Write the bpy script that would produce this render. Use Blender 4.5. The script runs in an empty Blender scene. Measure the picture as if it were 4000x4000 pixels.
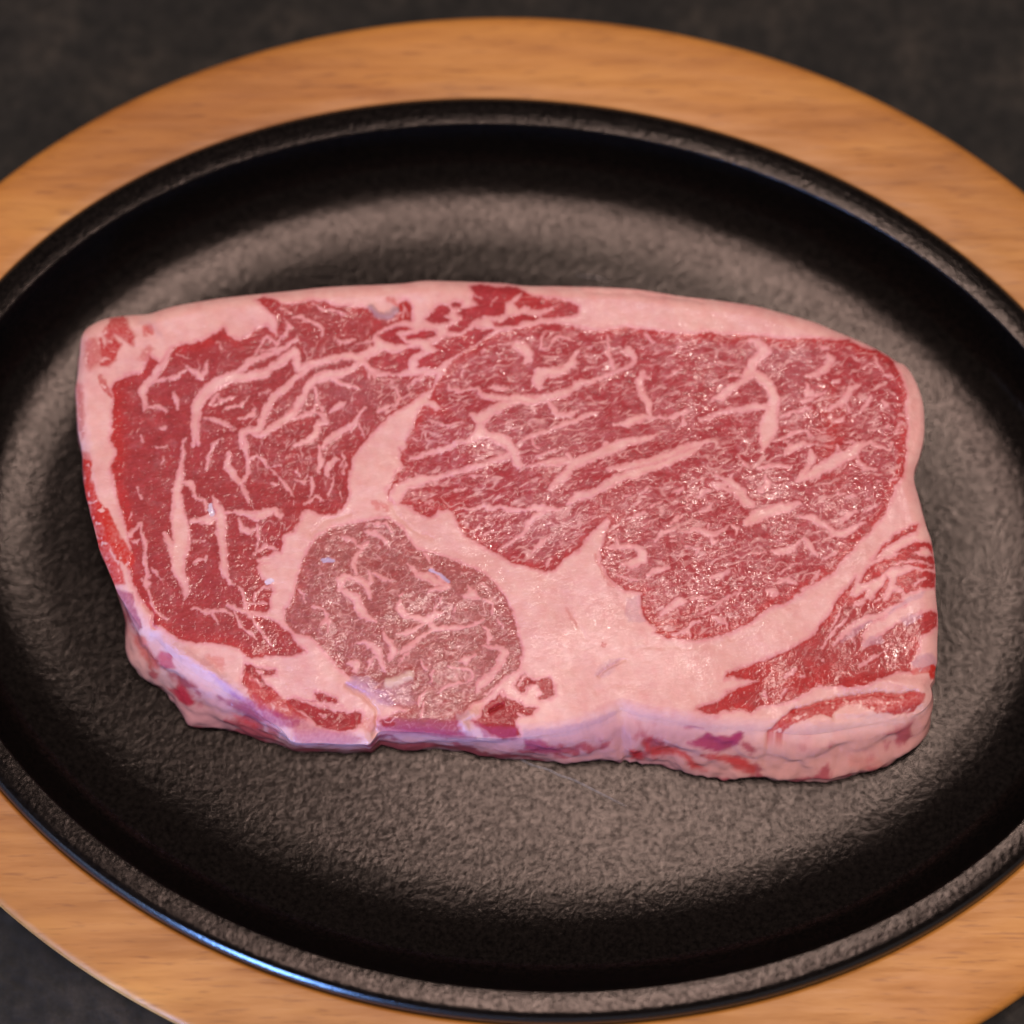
import bpy, math, random
import numpy as np
from mathutils import Vector

# ------------------------------------------------------------------ camera, world, lamps, exposure
sc = bpy.context.scene
C = sc.collection
MM = 0.001
ZUP = 27.0                       # mm: the pan's rim top above the tabletop; model heights are given relative to the rim
TILT = math.radians(10); FOV = math.radians(20)
FOC = 2000 / math.tan(FOV / 2)   # focal length in photograph pixels (4000 px wide)
DIST = 122.5 / math.tan(FOV / 2) # mm from lens to the centre of the scene
CAM = np.array([0, -DIST * math.sin(TILT), DIST * math.cos(TILT)])

cam_data = bpy.data.cameras.new('camera'); cam = bpy.data.objects.new('camera', cam_data); C.objects.link(cam)
cam.location = (0, CAM[1] * MM, (CAM[2] + ZUP) * MM)
cam.rotation_euler = (TILT, 0, 0)
cam_data.sensor_width = 36; cam_data.lens = 18 / math.tan(FOV / 2)
cam_data.clip_start = 0.01; cam_data.clip_end = 20
cam_data.dof.use_dof = True
cam_data.dof.focus_distance = (DIST - 4.0) * MM
cam_data.dof.aperture_fstop = (cam_data.lens * MM) / 0.036
sc.camera = cam

world = bpy.data.worlds.new('World'); sc.world = world; world.use_nodes = True
bg = world.node_tree.nodes['Background']
bg.inputs[0].default_value = (1.0, 0.88, 0.84, 1); bg.inputs[1].default_value = 0.24

def area(name, loc, target, size, power, color, size_y=None):
    d = bpy.data.lights.new(name, 'AREA'); d.energy = power; d.color = color; d.size = size
    d.shape = 'DISK'
    o = bpy.data.objects.new(name, d); C.objects.link(o); o.location = loc
    o.rotation_euler = (Vector(target) - Vector(loc)).to_track_quat('-Z', 'Y').to_euler()
    return o
area('overhead_lamp', (0.03, -0.05, 1.25), (0, 0, 0), 0.29, 7.6, (1.0, 0.82, 0.73))
area('small_overhead_lamp', (0.13, 0.17, 1.25), (0, 0, 0), 0.02, 2.9, (1.0, 0.86, 0.76))
cl = area('cool_lamp', (-0.25, -0.50, 0.070), (-0.075, -0.09, 0.02), 0.10, 0.16, (0.20, 0.42, 1.0)); cl.data.spread = math.radians(38)
area('window_light', (-0.38, -0.42, 0.20), (-0.06, -0.08, 0.02), 0.30, 0.75, (0.50, 0.66, 1.0))

sc.view_settings.view_transform = 'Standard'; sc.view_settings.look = 'None'
sc.view_settings.exposure = 0.10; sc.view_settings.gamma = 1.0
sc.render.resolution_x = 1024; sc.render.resolution_y = 1024
sc.render.engine = 'CYCLES'

# ------------------------------------------------------------------ helpers
rnd = random.Random(7)
def unproj(p, z):
    """photograph pixel (4000 wide) -> point in mm on the horizontal plane z"""
    p = np.asarray(p, float)
    dx = (p[:, 0] - 2000) / FOC; dy = -(p[:, 1] - 2000) / FOC
    dy_ = math.sin(TILT) + dy * math.cos(TILT); dz_ = -math.cos(TILT) + dy * math.sin(TILT)
    s = (z - CAM[2]) / dz_
    return np.stack([dx * s, CAM[1] + dy_ * s], 1)
def topx(P):
    """point in mm -> photograph pixel, for looking up traced tissue areas on the steak's side"""
    d = P - CAM
    u = d[:, 1] * math.cos(TILT) + d[:, 2] * math.sin(TILT)
    w = d[:, 1] * math.sin(TILT) - d[:, 2] * math.cos(TILT)
    return np.stack([2000 + FOC * d[:, 0] / w, 2000 - FOC * u / w], 1)

_perm = np.random.RandomState(5).permutation(512)
_ang = np.random.RandomState(6).rand(512) * 2 * np.pi
_gx, _gy = np.cos(_ang), np.sin(_ang)
def noise(x, y, seed=0):
    xi = np.floor(x).astype(int); yi = np.floor(y).astype(int)
    xf = x - xi; yf = y - yi
    u = xf * xf * xf * (xf * (xf * 6 - 15) + 10); v = yf * yf * yf * (yf * (yf * 6 - 15) + 10)
    def g(ix, iy, fx, fy):
        h = _perm[(_perm[(ix + seed * 37) & 511] + iy) & 511]
        return _gx[h] * fx + _gy[h] * fy
    a = g(xi, yi, xf, yf); b = g(xi + 1, yi, xf - 1, yf)
    c = g(xi, yi + 1, xf, yf - 1); d = g(xi + 1, yi + 1, xf - 1, yf - 1)
    return 1.5 * ((a * (1 - u) + b * u) * (1 - v) + (c * (1 - u) + d * u) * v)
def fbm(x, y, seed=0, o=4, g=0.5):
    r = 0; a = 1.0; s = 0
    for i in range(o):
        r = r + a * noise(x * 2 ** i, y * 2 ** i, seed + i * 3); s += a; a *= g
    return r / s
def sstep(a, b, x):
    t = np.clip((x - a) / (b - a), 0, 1); return t * t * (3 - 2 * t)

def mesh_np(name, V, F, mats, parent=None, smooth=True, attrs=None):
    """V (n,3) in mm relative to the rim, F (m,4) or (m,3)"""
    me = bpy.data.meshes.new(name)
    V = np.asarray(V, np.float32).copy(); V[:, 2] += ZUP; V *= MM
    if parent is not None:
        V -= np.array(parent.location, np.float32)
    k = F.shape[1]
    me.vertices.add(len(V)); me.vertices.foreach_set('co', V.ravel())
    me.loops.add(F.size); me.loops.foreach_set('vertex_index', F.astype(np.int32).ravel())
    me.polygons.add(len(F)); me.polygons.foreach_set('loop_start', np.arange(0, F.size, k, dtype=np.int32))
    me.polygons.foreach_set('loop_total', np.full(len(F), k, np.int32))
    me.polygons.foreach_set('use_smooth', np.full(len(F), smooth, bool))
    me.update(calc_edges=True)
    for nm, arr in (attrs or {}).items():
        if arr.ndim == 2:
            a = me.attributes.new(nm, 'FLOAT_COLOR', 'POINT')
            a.data.foreach_set('color', np.concatenate([arr, np.ones((len(arr), 1))], 1).astype(np.float32).ravel())
        else:
            a = me.attributes.new(nm, 'FLOAT', 'POINT'); a.data.foreach_set('value', arr.astype(np.float32))
    me.materials.append(mats)
    o = bpy.data.objects.new(name, me); C.objects.link(o)
    if parent is not None: o.parent = parent
    return o
def thing(name, label, cat, loc=(0, 0, 0)):
    o = bpy.data.objects.new(name, None); C.objects.link(o); o.location = loc
    o['label'] = label; o['category'] = cat; o.empty_display_size = 0.02
    return o

# ------------------------------------------------------------------ materials
class NT:
    def __init__(s, name):
        s.m = bpy.data.materials.new(name); s.m.use_nodes = True; s.t = s.m.node_tree
        s.b = s.t.nodes['Principled BSDF']
    def n(s, typ, **kw):
        nd = s.t.nodes.new(typ)
        for k, v in kw.items():
            if k in nd.inputs: nd.inputs[k].default_value = v
            else: setattr(nd, k, v)
        return nd
    def l(s, a, b): s.t.links.new(a, b)
    def noise(s, scale, detail=3, rough=.5, vec=None, dist=0):
        nd = s.n('ShaderNodeTexNoise'); nd.inputs['Scale'].default_value = scale
        nd.inputs['Detail'].default_value = detail; nd.inputs['Roughness'].default_value = rough
        nd.inputs['Distortion'].default_value = dist
        s.l(vec if vec is not None else s.co(), nd.inputs['Vector']); return nd.outputs['Fac']
    def co(s):
        if not hasattr(s, '_g'): s._g = s.n('ShaderNodeNewGeometry').outputs['Position']
        return s._g
    def map(s, vec, rot=(0, 0, 0), scale=(1, 1, 1)):
        nd = s.n('ShaderNodeMapping'); nd.inputs['Rotation'].default_value = rot; nd.inputs['Scale'].default_value = scale
        s.l(vec, nd.inputs['Vector']); return nd.outputs[0]
    def ramp(s, fac, stops):
        nd = s.n('ShaderNodeValToRGB'); cr = nd.color_ramp
        while len(cr.elements) < len(stops): cr.elements.new(0.5)
        for e, (p, c) in zip(cr.elements, stops):
            e.position = p; e.color = (*c, 1) if len(c) == 3 else c
        s.l(fac, nd.inputs[0]); return nd.outputs[0]
    def math(s, op, a, b=None, clamp=False):
        nd = s.n('ShaderNodeMath'); nd.operation = op; nd.use_clamp = clamp
        for i, v in enumerate((a, b)):
            if v is None: continue
            if isinstance(v, (int, float)): nd.inputs[i].default_value = v
            else: s.l(v, nd.inputs[i])
        return nd.outputs[0]
    def mix(s, fac, a, b, mode='MIX'):
        nd = s.n('ShaderNodeMix'); nd.data_type = 'RGBA'; nd.blend_type = mode
        for i, v in ((0, fac), (6, a), (7, b)):
            if isinstance(v, (int, float)): nd.inputs[i].default_value = v
            elif isinstance(v, tuple): nd.inputs[i].default_value = (*v, 1)
            else: s.l(v, nd.inputs[i])
        return nd.outputs[2]
    def bump(s, h, strength, dist, prev=None):
        nd = s.n('ShaderNodeBump'); nd.inputs['Strength'].default_value = strength; nd.inputs['Distance'].default_value = dist
        s.l(h, nd.inputs['Height'])
        if prev is not None: s.l(prev, nd.inputs['Normal'])
        return nd.outputs[0]

def mat_table():
    s = NT('dark_stone'); n1 = s.noise(55, 5, .6); n2 = s.noise(260, 3, .6)
    c = s.ramp(n1, [(.30, (.007, .006, .006)), (.50, (.014, .012, .011)), (.72, (.032, .026, .022))])
    c2 = s.ramp(n2, [(.35, (.5, .5, .5)), (.7, (1.5, 1.45, 1.4))])
    s.l(s.mix(1.0, c, c2, 'MULTIPLY'), s.b.inputs['Base Color'])
    s.b.inputs['Roughness'].default_value = .7; s.b.inputs['Specular IOR Level'].default_value = .25
    s.l(s.bump(n2, .5, .0006, s.bump(n1, .4, .002)), s.b.inputs['Normal'])
    return s.m
def mat_wood():
    s = NT('oiled_wood')
    g = s.map(s.co(), rot=(0, 0, math.radians(-7)), scale=(9, 62, 62))
    n1 = s.noise(1.0, 5, .62, g, .6)
    g2 = s.map(s.co(), rot=(0, 0, math.radians(-5)), scale=(45, 420, 420))
    n2 = s.noise(1.0, 3, .6, g2)
    n3 = s.noise(13, 3, .5)
    c = s.ramp(n1, [(.28, (.37, .135, .024)), (.45, (.49, .190, .034)), (.60, (.55, .230, .045)), (.78, (.42, .155, .028))])
    c = s.mix(.5, c, s.ramp(n2, [(.30, (.70, .64, .58)), (.55, (1, 1, 1)), (.8, (1.10, 1.1, 1.08))]), 'MULTIPLY')
    c = s.mix(.5, c, s.ramp(n3, [(.32, (.66, .58, .52)), (.5, (1, 1, 1)), (.68, (1.2, 1.2, 1.2))]), 'MULTIPLY')
    g4 = s.map(s.co(), rot=(0, 0, math.radians(-12)), scale=(5, 26, 26))
    c = s.mix(.6, c, s.ramp(s.noise(1.0, 4, .6, g4, .4), [(.34, (.70, .56, .44)), (.5, (1, 1, 1)), (.66, (1.12, 1.22, 1.35))]), 'MULTIPLY')
    g5 = s.map(s.co(), rot=(0, 0, math.radians(-6)), scale=(120, 1100, 1100))
    c = s.mix(.6, c, s.ramp(s.noise(1.0, 2, .5, g5), [(.28, (.55, .45, .38)), (.42, (1, 1, 1))]), 'MULTIPLY')
    s.l(c, s.b.inputs['Base Color'])
    s.l(s.ramp(n2, [(.2, (.62,) * 3), (.8, (.44,) * 3)]), s.b.inputs['Roughness'])
    s.l(s.bump(n2, .35, .0003), s.b.inputs['Normal'])
    return s.m
def mat_iron():
    s = NT('cast_iron')
    v = s.n('ShaderNodeTexVoronoi'); v.inputs['Scale'].default_value = 1000; v.inputs['Randomness'].default_value = 1
    s.l(s.co(), v.inputs['Vector'])
    n1 = s.noise(1700, 4, .75); n2 = s.noise(900, 3, .6); n3 = s.noise(45, 3, .5)
    c = s.ramp(n2, [(.3, (.0025, .002, .002)), (.7, (.006, .0045, .004))])
    s.l(c, s.b.inputs['Base Color'])
    s.l(s.ramp(n3, [(.3, (.13,) * 3), (.7, (.18,) * 3)]), s.b.inputs['Roughness'])
    s.b.inputs['IOR'].default_value = 1.5; s.l(s.ramp(n2, [(.32, (.045,) * 3), (.68, (.18,) * 3)]), s.b.inputs['Specular IOR Level']); s.b.inputs['Specular Tint'].default_value = (1, .80, .74, 1)
    b = s.bump(v.outputs['Distance'], .05, .0003)
    b = s.bump(n1, 1, .00003, b); b = s.bump(s.noise(560, 2, .5), 1, .00006, b)
    s.l(b, s.b.inputs['Normal'])
    return s.m
def mat_meat():
    s = NT('raw_meat')
    ac = s.n('ShaderNodeAttribute'); ac.attribute_name = 'tissue'
    af = s.n('ShaderNodeAttribute'); af.attribute_name = 'fat'
    fat = af.outputs['Fac']
    nf = s.noise(1500, 3, .6); nm = s.noise(420, 4, .6, None, .4)
    c = s.mix(.22, ac.outputs['Color'], s.ramp(nm, [(.25, (.74, .70, .70)), (.5, (1, 1, 1)), (.78, (1.22, 1.16, 1.16))]), 'MULTIPLY')
    s.l(c, s.b.inputs['Base Color'])
    r = s.math('ADD', s.math('MULTIPLY', fat, .06), .30)
    r = s.math('ADD', r, s.math('MULTIPLY', s.noise(120, 2, .5), .12))
    s.l(r, s.b.inputs['Roughness'])
    s.b.inputs['IOR'].default_value = 1.42
    s.l(s.math('ADD', s.math('MULTIPLY', fat, 0), .06), s.b.inputs['Specular IOR Level'])
    s.b.inputs['Subsurface Weight'].default_value = .0
    lean = s.math('SUBTRACT', 1.0, fat)
    k = s.math('ADD', s.math('MULTIPLY', lean, .80), .20)
    v = s.noise(750, 2.5, .6, None, .4)
    h = s.math('MULTIPLY', s.math('SUBTRACT', v, .5), k)
    g = s.map(s.co(), rot=(0, 0, math.radians(18)), scale=(260, 700, 600))
    h2 = s.math('MULTIPLY', s.math('SUBTRACT', s.noise(1.0, 3, .6, g, .3), .5), s.math('ADD', s.math('MULTIPLY', lean, .5), .5))
    b = s.bump(h2, 1, .00016); b = s.bump(h, 1, .00016, b)
    s.l(b, s.b.inputs['Normal'])
    # wet film: catches small sparks of the lamp over the lean meat, fewer over the fat
    gate = s.ramp(s.noise(75, 3, .6), [(.38, (.25,) * 3), (.62, (1,) * 3)])
    s.l(s.math('MULTIPLY', s.math('ADD', s.math('MULTIPLY', lean, .36), .26), gate), s.b.inputs['Coat Weight'])
    s.b.inputs['Coat Roughness'].default_value = .07
    s.b.inputs['Coat IOR'].default_value = 1.36
    cb = s.bump(s.noise(800, 2, .6, None, .5), 1.0, .00015)
    s.l(cb, s.b.inputs['Coat Normal'])
    return s.m
def mat_lip():
    s = NT('smooth_enamelled_iron')
    s.b.inputs['Base Color'].default_value = (.008, .008, .009, 1); s.b.inputs['Roughness'].default_value = .24
    s.b.inputs['Specular IOR Level'].default_value = .5
    s.l(s.bump(s.noise(900, 3, .6), 1, .00006), s.b.inputs['Normal'])
    return s.m
M_TABLE, M_WOOD, M_IRON, M_MEAT, M_LIP = mat_table(), mat_wood(), mat_iron(), mat_meat(), mat_lip()

# ------------------------------------------------------------------ tabletop, board, pan
tab = mesh_np('tabletop', np.array([[-900, -900, -27], [900, -900, -27], [900, 900, -27], [-900, 900, -27]]), np.array([[0, 1, 2, 3]]), M_TABLE, smooth=False)
tab['kind'] = 'structure'; tab['label'] = 'dark mottled stone tabletop under the board'

OC = (2.873, -8.157); OTH = -.110; OA = 143.64; OB = 105.188
H_RIM = [0.137, -0.5, -0.234, 0.2, -0.055, 0.083, 0.087, 0.15, -0.108]
H_BRD = [0.232, 1.2, -0.079, -0.406, -0.455, -1.197, -0.371, 0.049, 0.108]
def oval(prof, har, n=360, har2=None):
    """prof: list of (outward offset from the pan's inner rim, z); returns verts of a closed oval sweep"""
    ph = np.arange(n) / n * 2 * np.pi
    o = har[0] + sum(har[2 * k - 1] * np.cos(k * ph) + har[2 * k] * np.sin(k * ph) for k in (1, 2, 3, 4))
    o1 = o; o2 = o if har2 is None else har2[0] + sum(har2[2 * k - 1] * np.cos(k * ph) + har2[2 * k] * np.sin(k * ph) for k in (1, 2, 3, 4))
    V = []
    for w, z in prof:
        if har2 is not None and w < 12: o = o2
        else: o = o1
        a = OA + w + o; b = OB + w + o
        x = a * np.cos(ph); y = b * np.sin(ph)
        X = OC[0] + x * math.cos(OTH) - y * math.sin(OTH); Y = OC[1] + x * math.sin(OTH) + y * math.cos(OTH)
        V.append(np.stack([X, Y, np.full(n, z)], 1))
    V = np.concatenate(V); m = len(prof)
    i = np.arange(m - 1)[:, None]; j = np.arange(n)[None, :]
    a = i * n + j; b = i * n + (j + 1) % n
    F = np.stack([a, b, b + n, a + n], -1).reshape(-1, 4)
    return V, F
def curve(pts, n=10):
    """Catmull-Rom resample"""
    P = np.array([2 * np.array(pts[0], float) - pts[1]] + [np.array(p, float) for p in pts] + [2 * np.array(pts[-1], float) - pts[-2]])
    out = []
    for i in range(1, len(P) - 2):
        for t in np.arange(n) / n:
            out.append(.5 * ((2 * P[i]) + (-P[i - 1] + P[i + 1]) * t + (2 * P[i - 1] - 5 * P[i] + 4 * P[i + 1] - P[i + 2]) * t * t + (-P[i - 1] + 3 * P[i] - 3 * P[i + 1] + P[i + 2]) * t ** 3))
    out.append(P[-2]); return [tuple(p) for p in out]

board = thing('serving_board', 'oval oiled wooden serving board holding the black cast iron pan', 'serving board', (OC[0] * MM, OC[1] * MM, 0))
WO = 6.2 + 22.4
bp = [(-40, -26.9), (WO - 2.6, -26.9)] + curve([(WO - 1.2, -26.2), (WO - .2, -24), (WO, -18), (WO, -9.5), (WO - .5, -6.6), (WO - 1.6, -5.4), (WO - 3.4, -5)], 4) + [(20, -5), (12.5, -5), (7.9, -5), (7.3, -5.2), (7.0, -5.9), (6.6, -14), (-2, -19), (-14, -24), (-40, -24.6), (-100, -24.6)]
V, F = oval(bp, H_BRD, 480, H_RIM)
mesh_np('board_body', V, F, M_WOOD, board)

pan = thing('oval_pan', 'black cast iron oval sizzle pan set into the wooden board', 'pan', (OC[0] * MM, OC[1] * MM, (ZUP - 23.5) * MM))
inner = curve([(-96, -20), (-80, -20), (-60, -20), (-45, -19.95), (-36, -19.75), (-30, -19.45), (-25, -19.1), (-20, -18.45), (-16, -17.7), (-12, -16.6), (-8, -14.9), (-5.2, -12.2), (-3.3, -8.5), (-2.2, -5.4), (-1.6, -3.0), (-1.15, -1.4)], 5) + [(-1.0, -.75), (-.85, -.40), (-.6, -.22)]
V, F = oval(inner, H_RIM, 480)
n = 480                                    # close the centre: fold the innermost ring onto the long axis
c0 = V[:n] - [OC[0], OC[1], 0]; ax = np.array([math.cos(OTH), math.sin(OTH)])
t_ = (c0[:, :2] @ ax)[:, None]; mid = np.concatenate([t_ * ax + np.array(OC), np.full((n, 1), -20.0)], 1)
k_ = len(V); V = np.concatenate([V, mid]); j = np.arange(n); F = np.concatenate([F, np.stack([j + k_, (j + 1) % n + k_, (j + 1) % n, j], 1)])
mesh_np('cooking_surface', V, F, M_IRON, pan)
rim = curve([(-.6, -.22), (.4, -.11), (1.6, -.02), (2.4, .0), (4.2, .0), (5.2, -.3)], 4)
lip = curve([(5.2, -.3), (6.1, -1.2), (6.6, -2.4), (6.5, -3.6), (5.6, -4.4), (4.0, -5.2), (2.2, -7.2), (0, -13), (-8, -20), (-16, -22.6), (-40, -23.4)], 4)
V, F = oval(rim, H_RIM, 480)
mesh_np('rim', V, F, M_IRON, pan)
V, F = oval(lip, H_RIM, 480)
mesh_np('outer_lip', V, F, M_LIP, pan)

# ------------------------------------------------------------------ the steak: traced tissue areas
S9 = 900 / 1932.
TILE = dict(A=(250, 1050), B=(1150, 1050), C=(2050, 1050), D=(2850, 1200), E=(250, 1750), F=(1150, 1750), G=(2050, 1750), H=(2850, 1900), I=(400, 2350), J=(1150, 2350), K=(2050, 2350), L=(2850, 2400))
def pts(s, k=2):
    """'A x,y x,y B x,y' -> array of points in photograph pixels; extra numbers per point are kept"""
    out = []; t = None
    for w in s.split():
        if w in TILE: t = TILE[w]; continue
        v = [float(q) for q in w.split(',')]
        out.append([t[0] + v[0] * S9, t[1] + v[1] * S9] + v[2:])
    return np.array(out)
ZT = -1.0
OUT = pts('''A 140,560,1.2 190,480,1 320,410,.6 440,385,.4 560,375,.3 700,365,.3 850,320,.3 1000,285,.3 1300,235,.3 1600,205,.3 1932,170,.3
B 200,145,.3 450,130,.3 700,120,.3 900,110,.3 1080,88,.3 1250,88,.3 1500,95,.3 1750,105,.4 1932,125,.5 C 300,130,.5 750,145,.5 1000,165,.5 1300,215,.5 1600,250,.5
D 215,-22,.4 450,40,.3 700,110,.3 900,190,.3 1100,270,.3 1300,370,.3 1400,440,.3 1470,470,.4 1530,540,.5 1590,660,.6 1630,800,.6 1640,950,.6 1635,1080,.6 1600,1240,.6 1560,1350,.6 1555,1450,.8 1590,1580,.8
H 1620,197,.8 1660,330,.8 1700,450,.6 1725,600,.6 1738,750,.6 1735,860,.6 1750,1000,.6 1760,1100,.6 1755,1300,.6 1755,1450,.6 1745,1500,.6 1730,1600,.6
L 1700,580,.8 1712,640,.8 1708,700,1.2 1670,760,3 1600,815,5 1490,860,8 1350,890,10.5 1200,915,12 1000,950,12.2 800,985,11.6 600,1000,11 300,970,11.6
K 1700,1062,11.4 1500,1046,11 1300,1015,11 1150,990,11.4 1000,965,12 900,940,12.4 820,908,13 760,945,12 650,1000,10 560,1030,8.8 400,1080,7 200,1115,5 0,1130,4
J 1700,1140,3.0 1500,1130,2.2 1300,1110,2.4 1100,1090,2.9 900,1085,2.8 770,1080,2.4 700,1092,1.6 665,1140,.8 620,1190,.4 560,1187,.5 400,1190,.6 250,1180,.6 0,1172,.7
I 1520,1090,2 1450,1030,3 1330,960,4.3 1250,890,5.4 1130,825,6.2 1050,770,7.4 900,680,9 750,590,7.2 650,520,6.8 520,390,8 430,300,8.2 350,262,6.6
E 600,1450,5 560,1390,3 500,1300,1.2 440,1200,.5 400,1100,.5 350,980,.5 290,840,.5 275,780,.5 250,680,.5 200,480,.6 165,330,.7 150,150,.8 140,0,.9
A 110,1350,1 95,1150,1.1 90,1000,1.2 110,850,1.3 125,700,1.3''')
LEANS = {}     # name -> list of polygons
LEANS['left'] = ['''B 0,290 130,265 250,265 350,310 560,320 640,340 700,390 780,405 850,380 870,290 930,255 985,330 985,430 850,450 700,520 655,580 665,640 630,700 590,760 620,850 700,900 850,885 1000,900 1190,885
1180,930 1150,1000 1050,1060 900,1170 800,1230 700,1330 600,1440 530,1530 480,1600 F 490,80 465,180 450,300 450,400 440,450 390,520 300,560 200,550 120,515 60,540 40,600 0,700
E 1840,730 1840,800 1820,870 1750,860 1720,940 1640,960 1610,1000 1650,1080 1700,1130 1750,1180 1760,1200 1720,1260 1730,1340 1700,1380 1600,1380 1680,1420 1800,1480 1900,1560
I 1640,360 1700,420 1620,450 1450,450 1280,470 1200,460 1150,400 1000,350 850,340 780,340 640,320 560,260 500,210 430,205
E 740,1400 690,1320 620,1230 570,1100 550,1000 560,850 540,780 540,730 530,690 490,560 460,450 420,300 390,200 400,120 440,30
A 420,1500 385,1440 400,1340 410,1200 420,1100 400,1000 430,950 520,900 640,870 680,830 690,770 720,720 770,760 800,800 900,660 1050,620 1200,590 1330,500 1380,560 1480,600 1560,560 1600,520 1700,480 1790,560 1800,480 1780,420 1700,330 1610,260 1680,225 1780,260 1830,300 1932,290''']
LEANS['islands'] = ['B 1100,420 1150,360 1210,310 1280,310 1310,350 1250,400 1310,430 1290,460 1180,460', 'B 1310,300 1350,275 1400,290 1390,330 1330,330',
 'B 1480,130 1560,120 1700,135 1850,150 1932,175 C 60,220 50,235 -40,240 B 1900,200 1850,235 1780,290 1760,370 1700,390 1600,400 1480,450 1450,500 1380,530 1300,530 1300,490 1370,450 1400,400 1350,380 1400,340 1540,310 1490,250 1510,200',
 'C -100,290 -40,238 60,232 250,240 380,270 450,320 440,370 350,390 250,400 150,415 120,400 180,360 240,320 300,290 200,320 130,345 60,340 0,310 -50,330',
 'B 1660,440 1750,450 1800,400 1900,380 C 0,370 60,390 130,410 100,430 0,440 B 1850,480 1750,490 1690,490',
 'B 920,560 1050,540 1100,515 1180,525 1190,560 1100,585 950,590', 'B 690,560 750,520 850,490 950,490 990,520 900,530 850,540 900,590 960,630 850,635 750,600',
 'B 600,760 690,720 750,690 850,710 950,660 1040,655 1080,690 1000,720 950,770 960,840 900,860 830,870 700,850 640,820',
 'B 1150,640 1250,590 1400,550 1520,490 1600,500 1680,520 1600,580 1520,640 1400,700 1300,760 1200,830 1100,830 1030,820 1040,770 1130,720 1210,680']
LEANS['eye'] = ['''B 1130,1080 1180,970 1240,890 1330,770 1420,700 1530,640 1640,570 1750,530 1932,495 C 120,460 250,455 370,470 480,510 600,520 660,530 760,490 860,480 960,500 1100,520 1250,545 1400,550 1500,530 1700,550
D 215,234 330,250 450,270 700,260 870,275 1000,270 1100,320 1250,350 1370,420 1410,520 1470,640 1490,730 1470,850 1490,1000 1480,1200 1480,1300 1450,1420 1380,1530
H 1390,30 1350,110 1300,230 1230,310 1130,420 1020,530 930,640 870,720 760,790 640,840 560,910 450,990 350,1000 250,1080 150,1160 0,1220
G 1717,1542 1600,1590 1450,1615 1300,1600 1200,1600 1120,1570 1080,1550 1100,1520 1000,1430 970,1330 960,1260 980,1220 850,1200 760,1140 700,1060 640,960 630,860 670,790 680,700 720,610 690,590 620,640 540,730 440,860 330,930 250,1020 180,1045 100,1010 0,990
F 1830,970 1700,890 1550,800 1430,720 1370,650 1350,590 1340,540 1280,510 1200,530 1150,580 1060,560 980,500 900,470 815,452 790,400 790,340 820,290 860,200 930,150 890,100 880,0
B 890,1530 940,1500 930,1440 980,1380 1010,1300 1040,1200 1080,1150 1120,1130 1180,1190 1240,1180 1200,1120''']
LEANS['brown'] = ['''F 610,600 700,590 800,600 860,640 900,690 950,760 1030,850 1200,890 1350,950 1500,1000 1600,1060 1700,1160 1780,1270 1820,1370 1860,1480 1880,1570
J 1885,290 1895,350 1900,420 1900,500 1890,560 1800,610 1700,700 1600,790 1500,850 1420,930 1380,970 1370,1040 1420,1110 1300,1112 1100,1092 850,1070 730,1040 720,1000 840,945 960,900 830,880 700,780 560,680 470,640 430,590 350,530 270,430 200,340 130,290 0,270
E 1880,1500 1850,1440 1860,1360 1890,1310 F 0,1200 20,1120 60,990 120,860 200,740 300,670 450,640 550,620''']
LEANS['strip'] = ['H 1590,310 1560,380 1430,430 1300,520 1240,590 1200,620 1260,530 1380,410 1480,360',
 'H 1560,460 1700,470 1722,600 1728,680 1600,690 1480,650 1350,680 1250,750 1120,810 1090,790 1130,730 1230,640 1350,600 1450,560 1400,550 1500,500',
 'H 1733,720 1733,840 1600,860 1480,890 1430,840 1390,820 1420,760 1500,720 1600,690',
 '''H 1060,750 1040,830 1010,900 1060,930 1160,860 1130,930 1200,950 1290,830 1310,750 1340,770 1320,870 1280,950 1330,950 1380,880 1450,880 1430,940 1500,1000 1600,1060 1700,1045 1756,1050 1750,1150 1720,1180 1690,1215 1600,1260 1600,1340 1560,1410 1530,1470 1540,1540 1400,1550 1300,1590 1200,1640 1050,1680
L 900,600 750,590 650,640 550,700 400,740 250,770 180,820 100,790 0,780 K 1870,900 1800,900 1650,920 1600,950 1500,940 1450,900 1500,870 1620,840 1700,760 1800,710 1932,680 L 100,610 200,565 250,550 100,535 0,520 K 1750,635 1680,640 1700,600 1800,570 1932,510
L 0,490 100,450 300,380 450,320 600,230 730,150 H 750,1170 850,1060 920,920 980,850''']
LEANS['red'] = ['I 1200,520 1250,530 1300,560 1450,575 1450,620 1330,610 1360,680 1420,730 1480,800 1400,840 1330,860 1230,770 1170,700 1180,590',
 'I 1500,850 1600,810 1750,840 1850,850 J 0,815 150,870 300,900 400,890 440,950 500,905 570,930 560,1020 500,1070 400,1090 250,1070 150,1000 80,930 0,900 I 1750,1000 1600,930', 'J 170,760 350,810 370,860 280,890 180,820',
 'J 720,1000 780,970 830,985 840,1035 780,1055 730,1035',
 'J 1650,820 1750,760 1780,820 1900,840 K 0,880 100,890 50,950 J 1900,970 1850,1000 1870,1060 1900,1120 1750,1140 1600,1080 1500,1010 1560,970 1590,880',
 'J 1932,590 1880,640 1850,700 1900,770 K 0,770 20,720 90,690 150,770 110,800 120,830 210,820 245,780 250,700 200,640 120,650 60,660 0,600']
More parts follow.
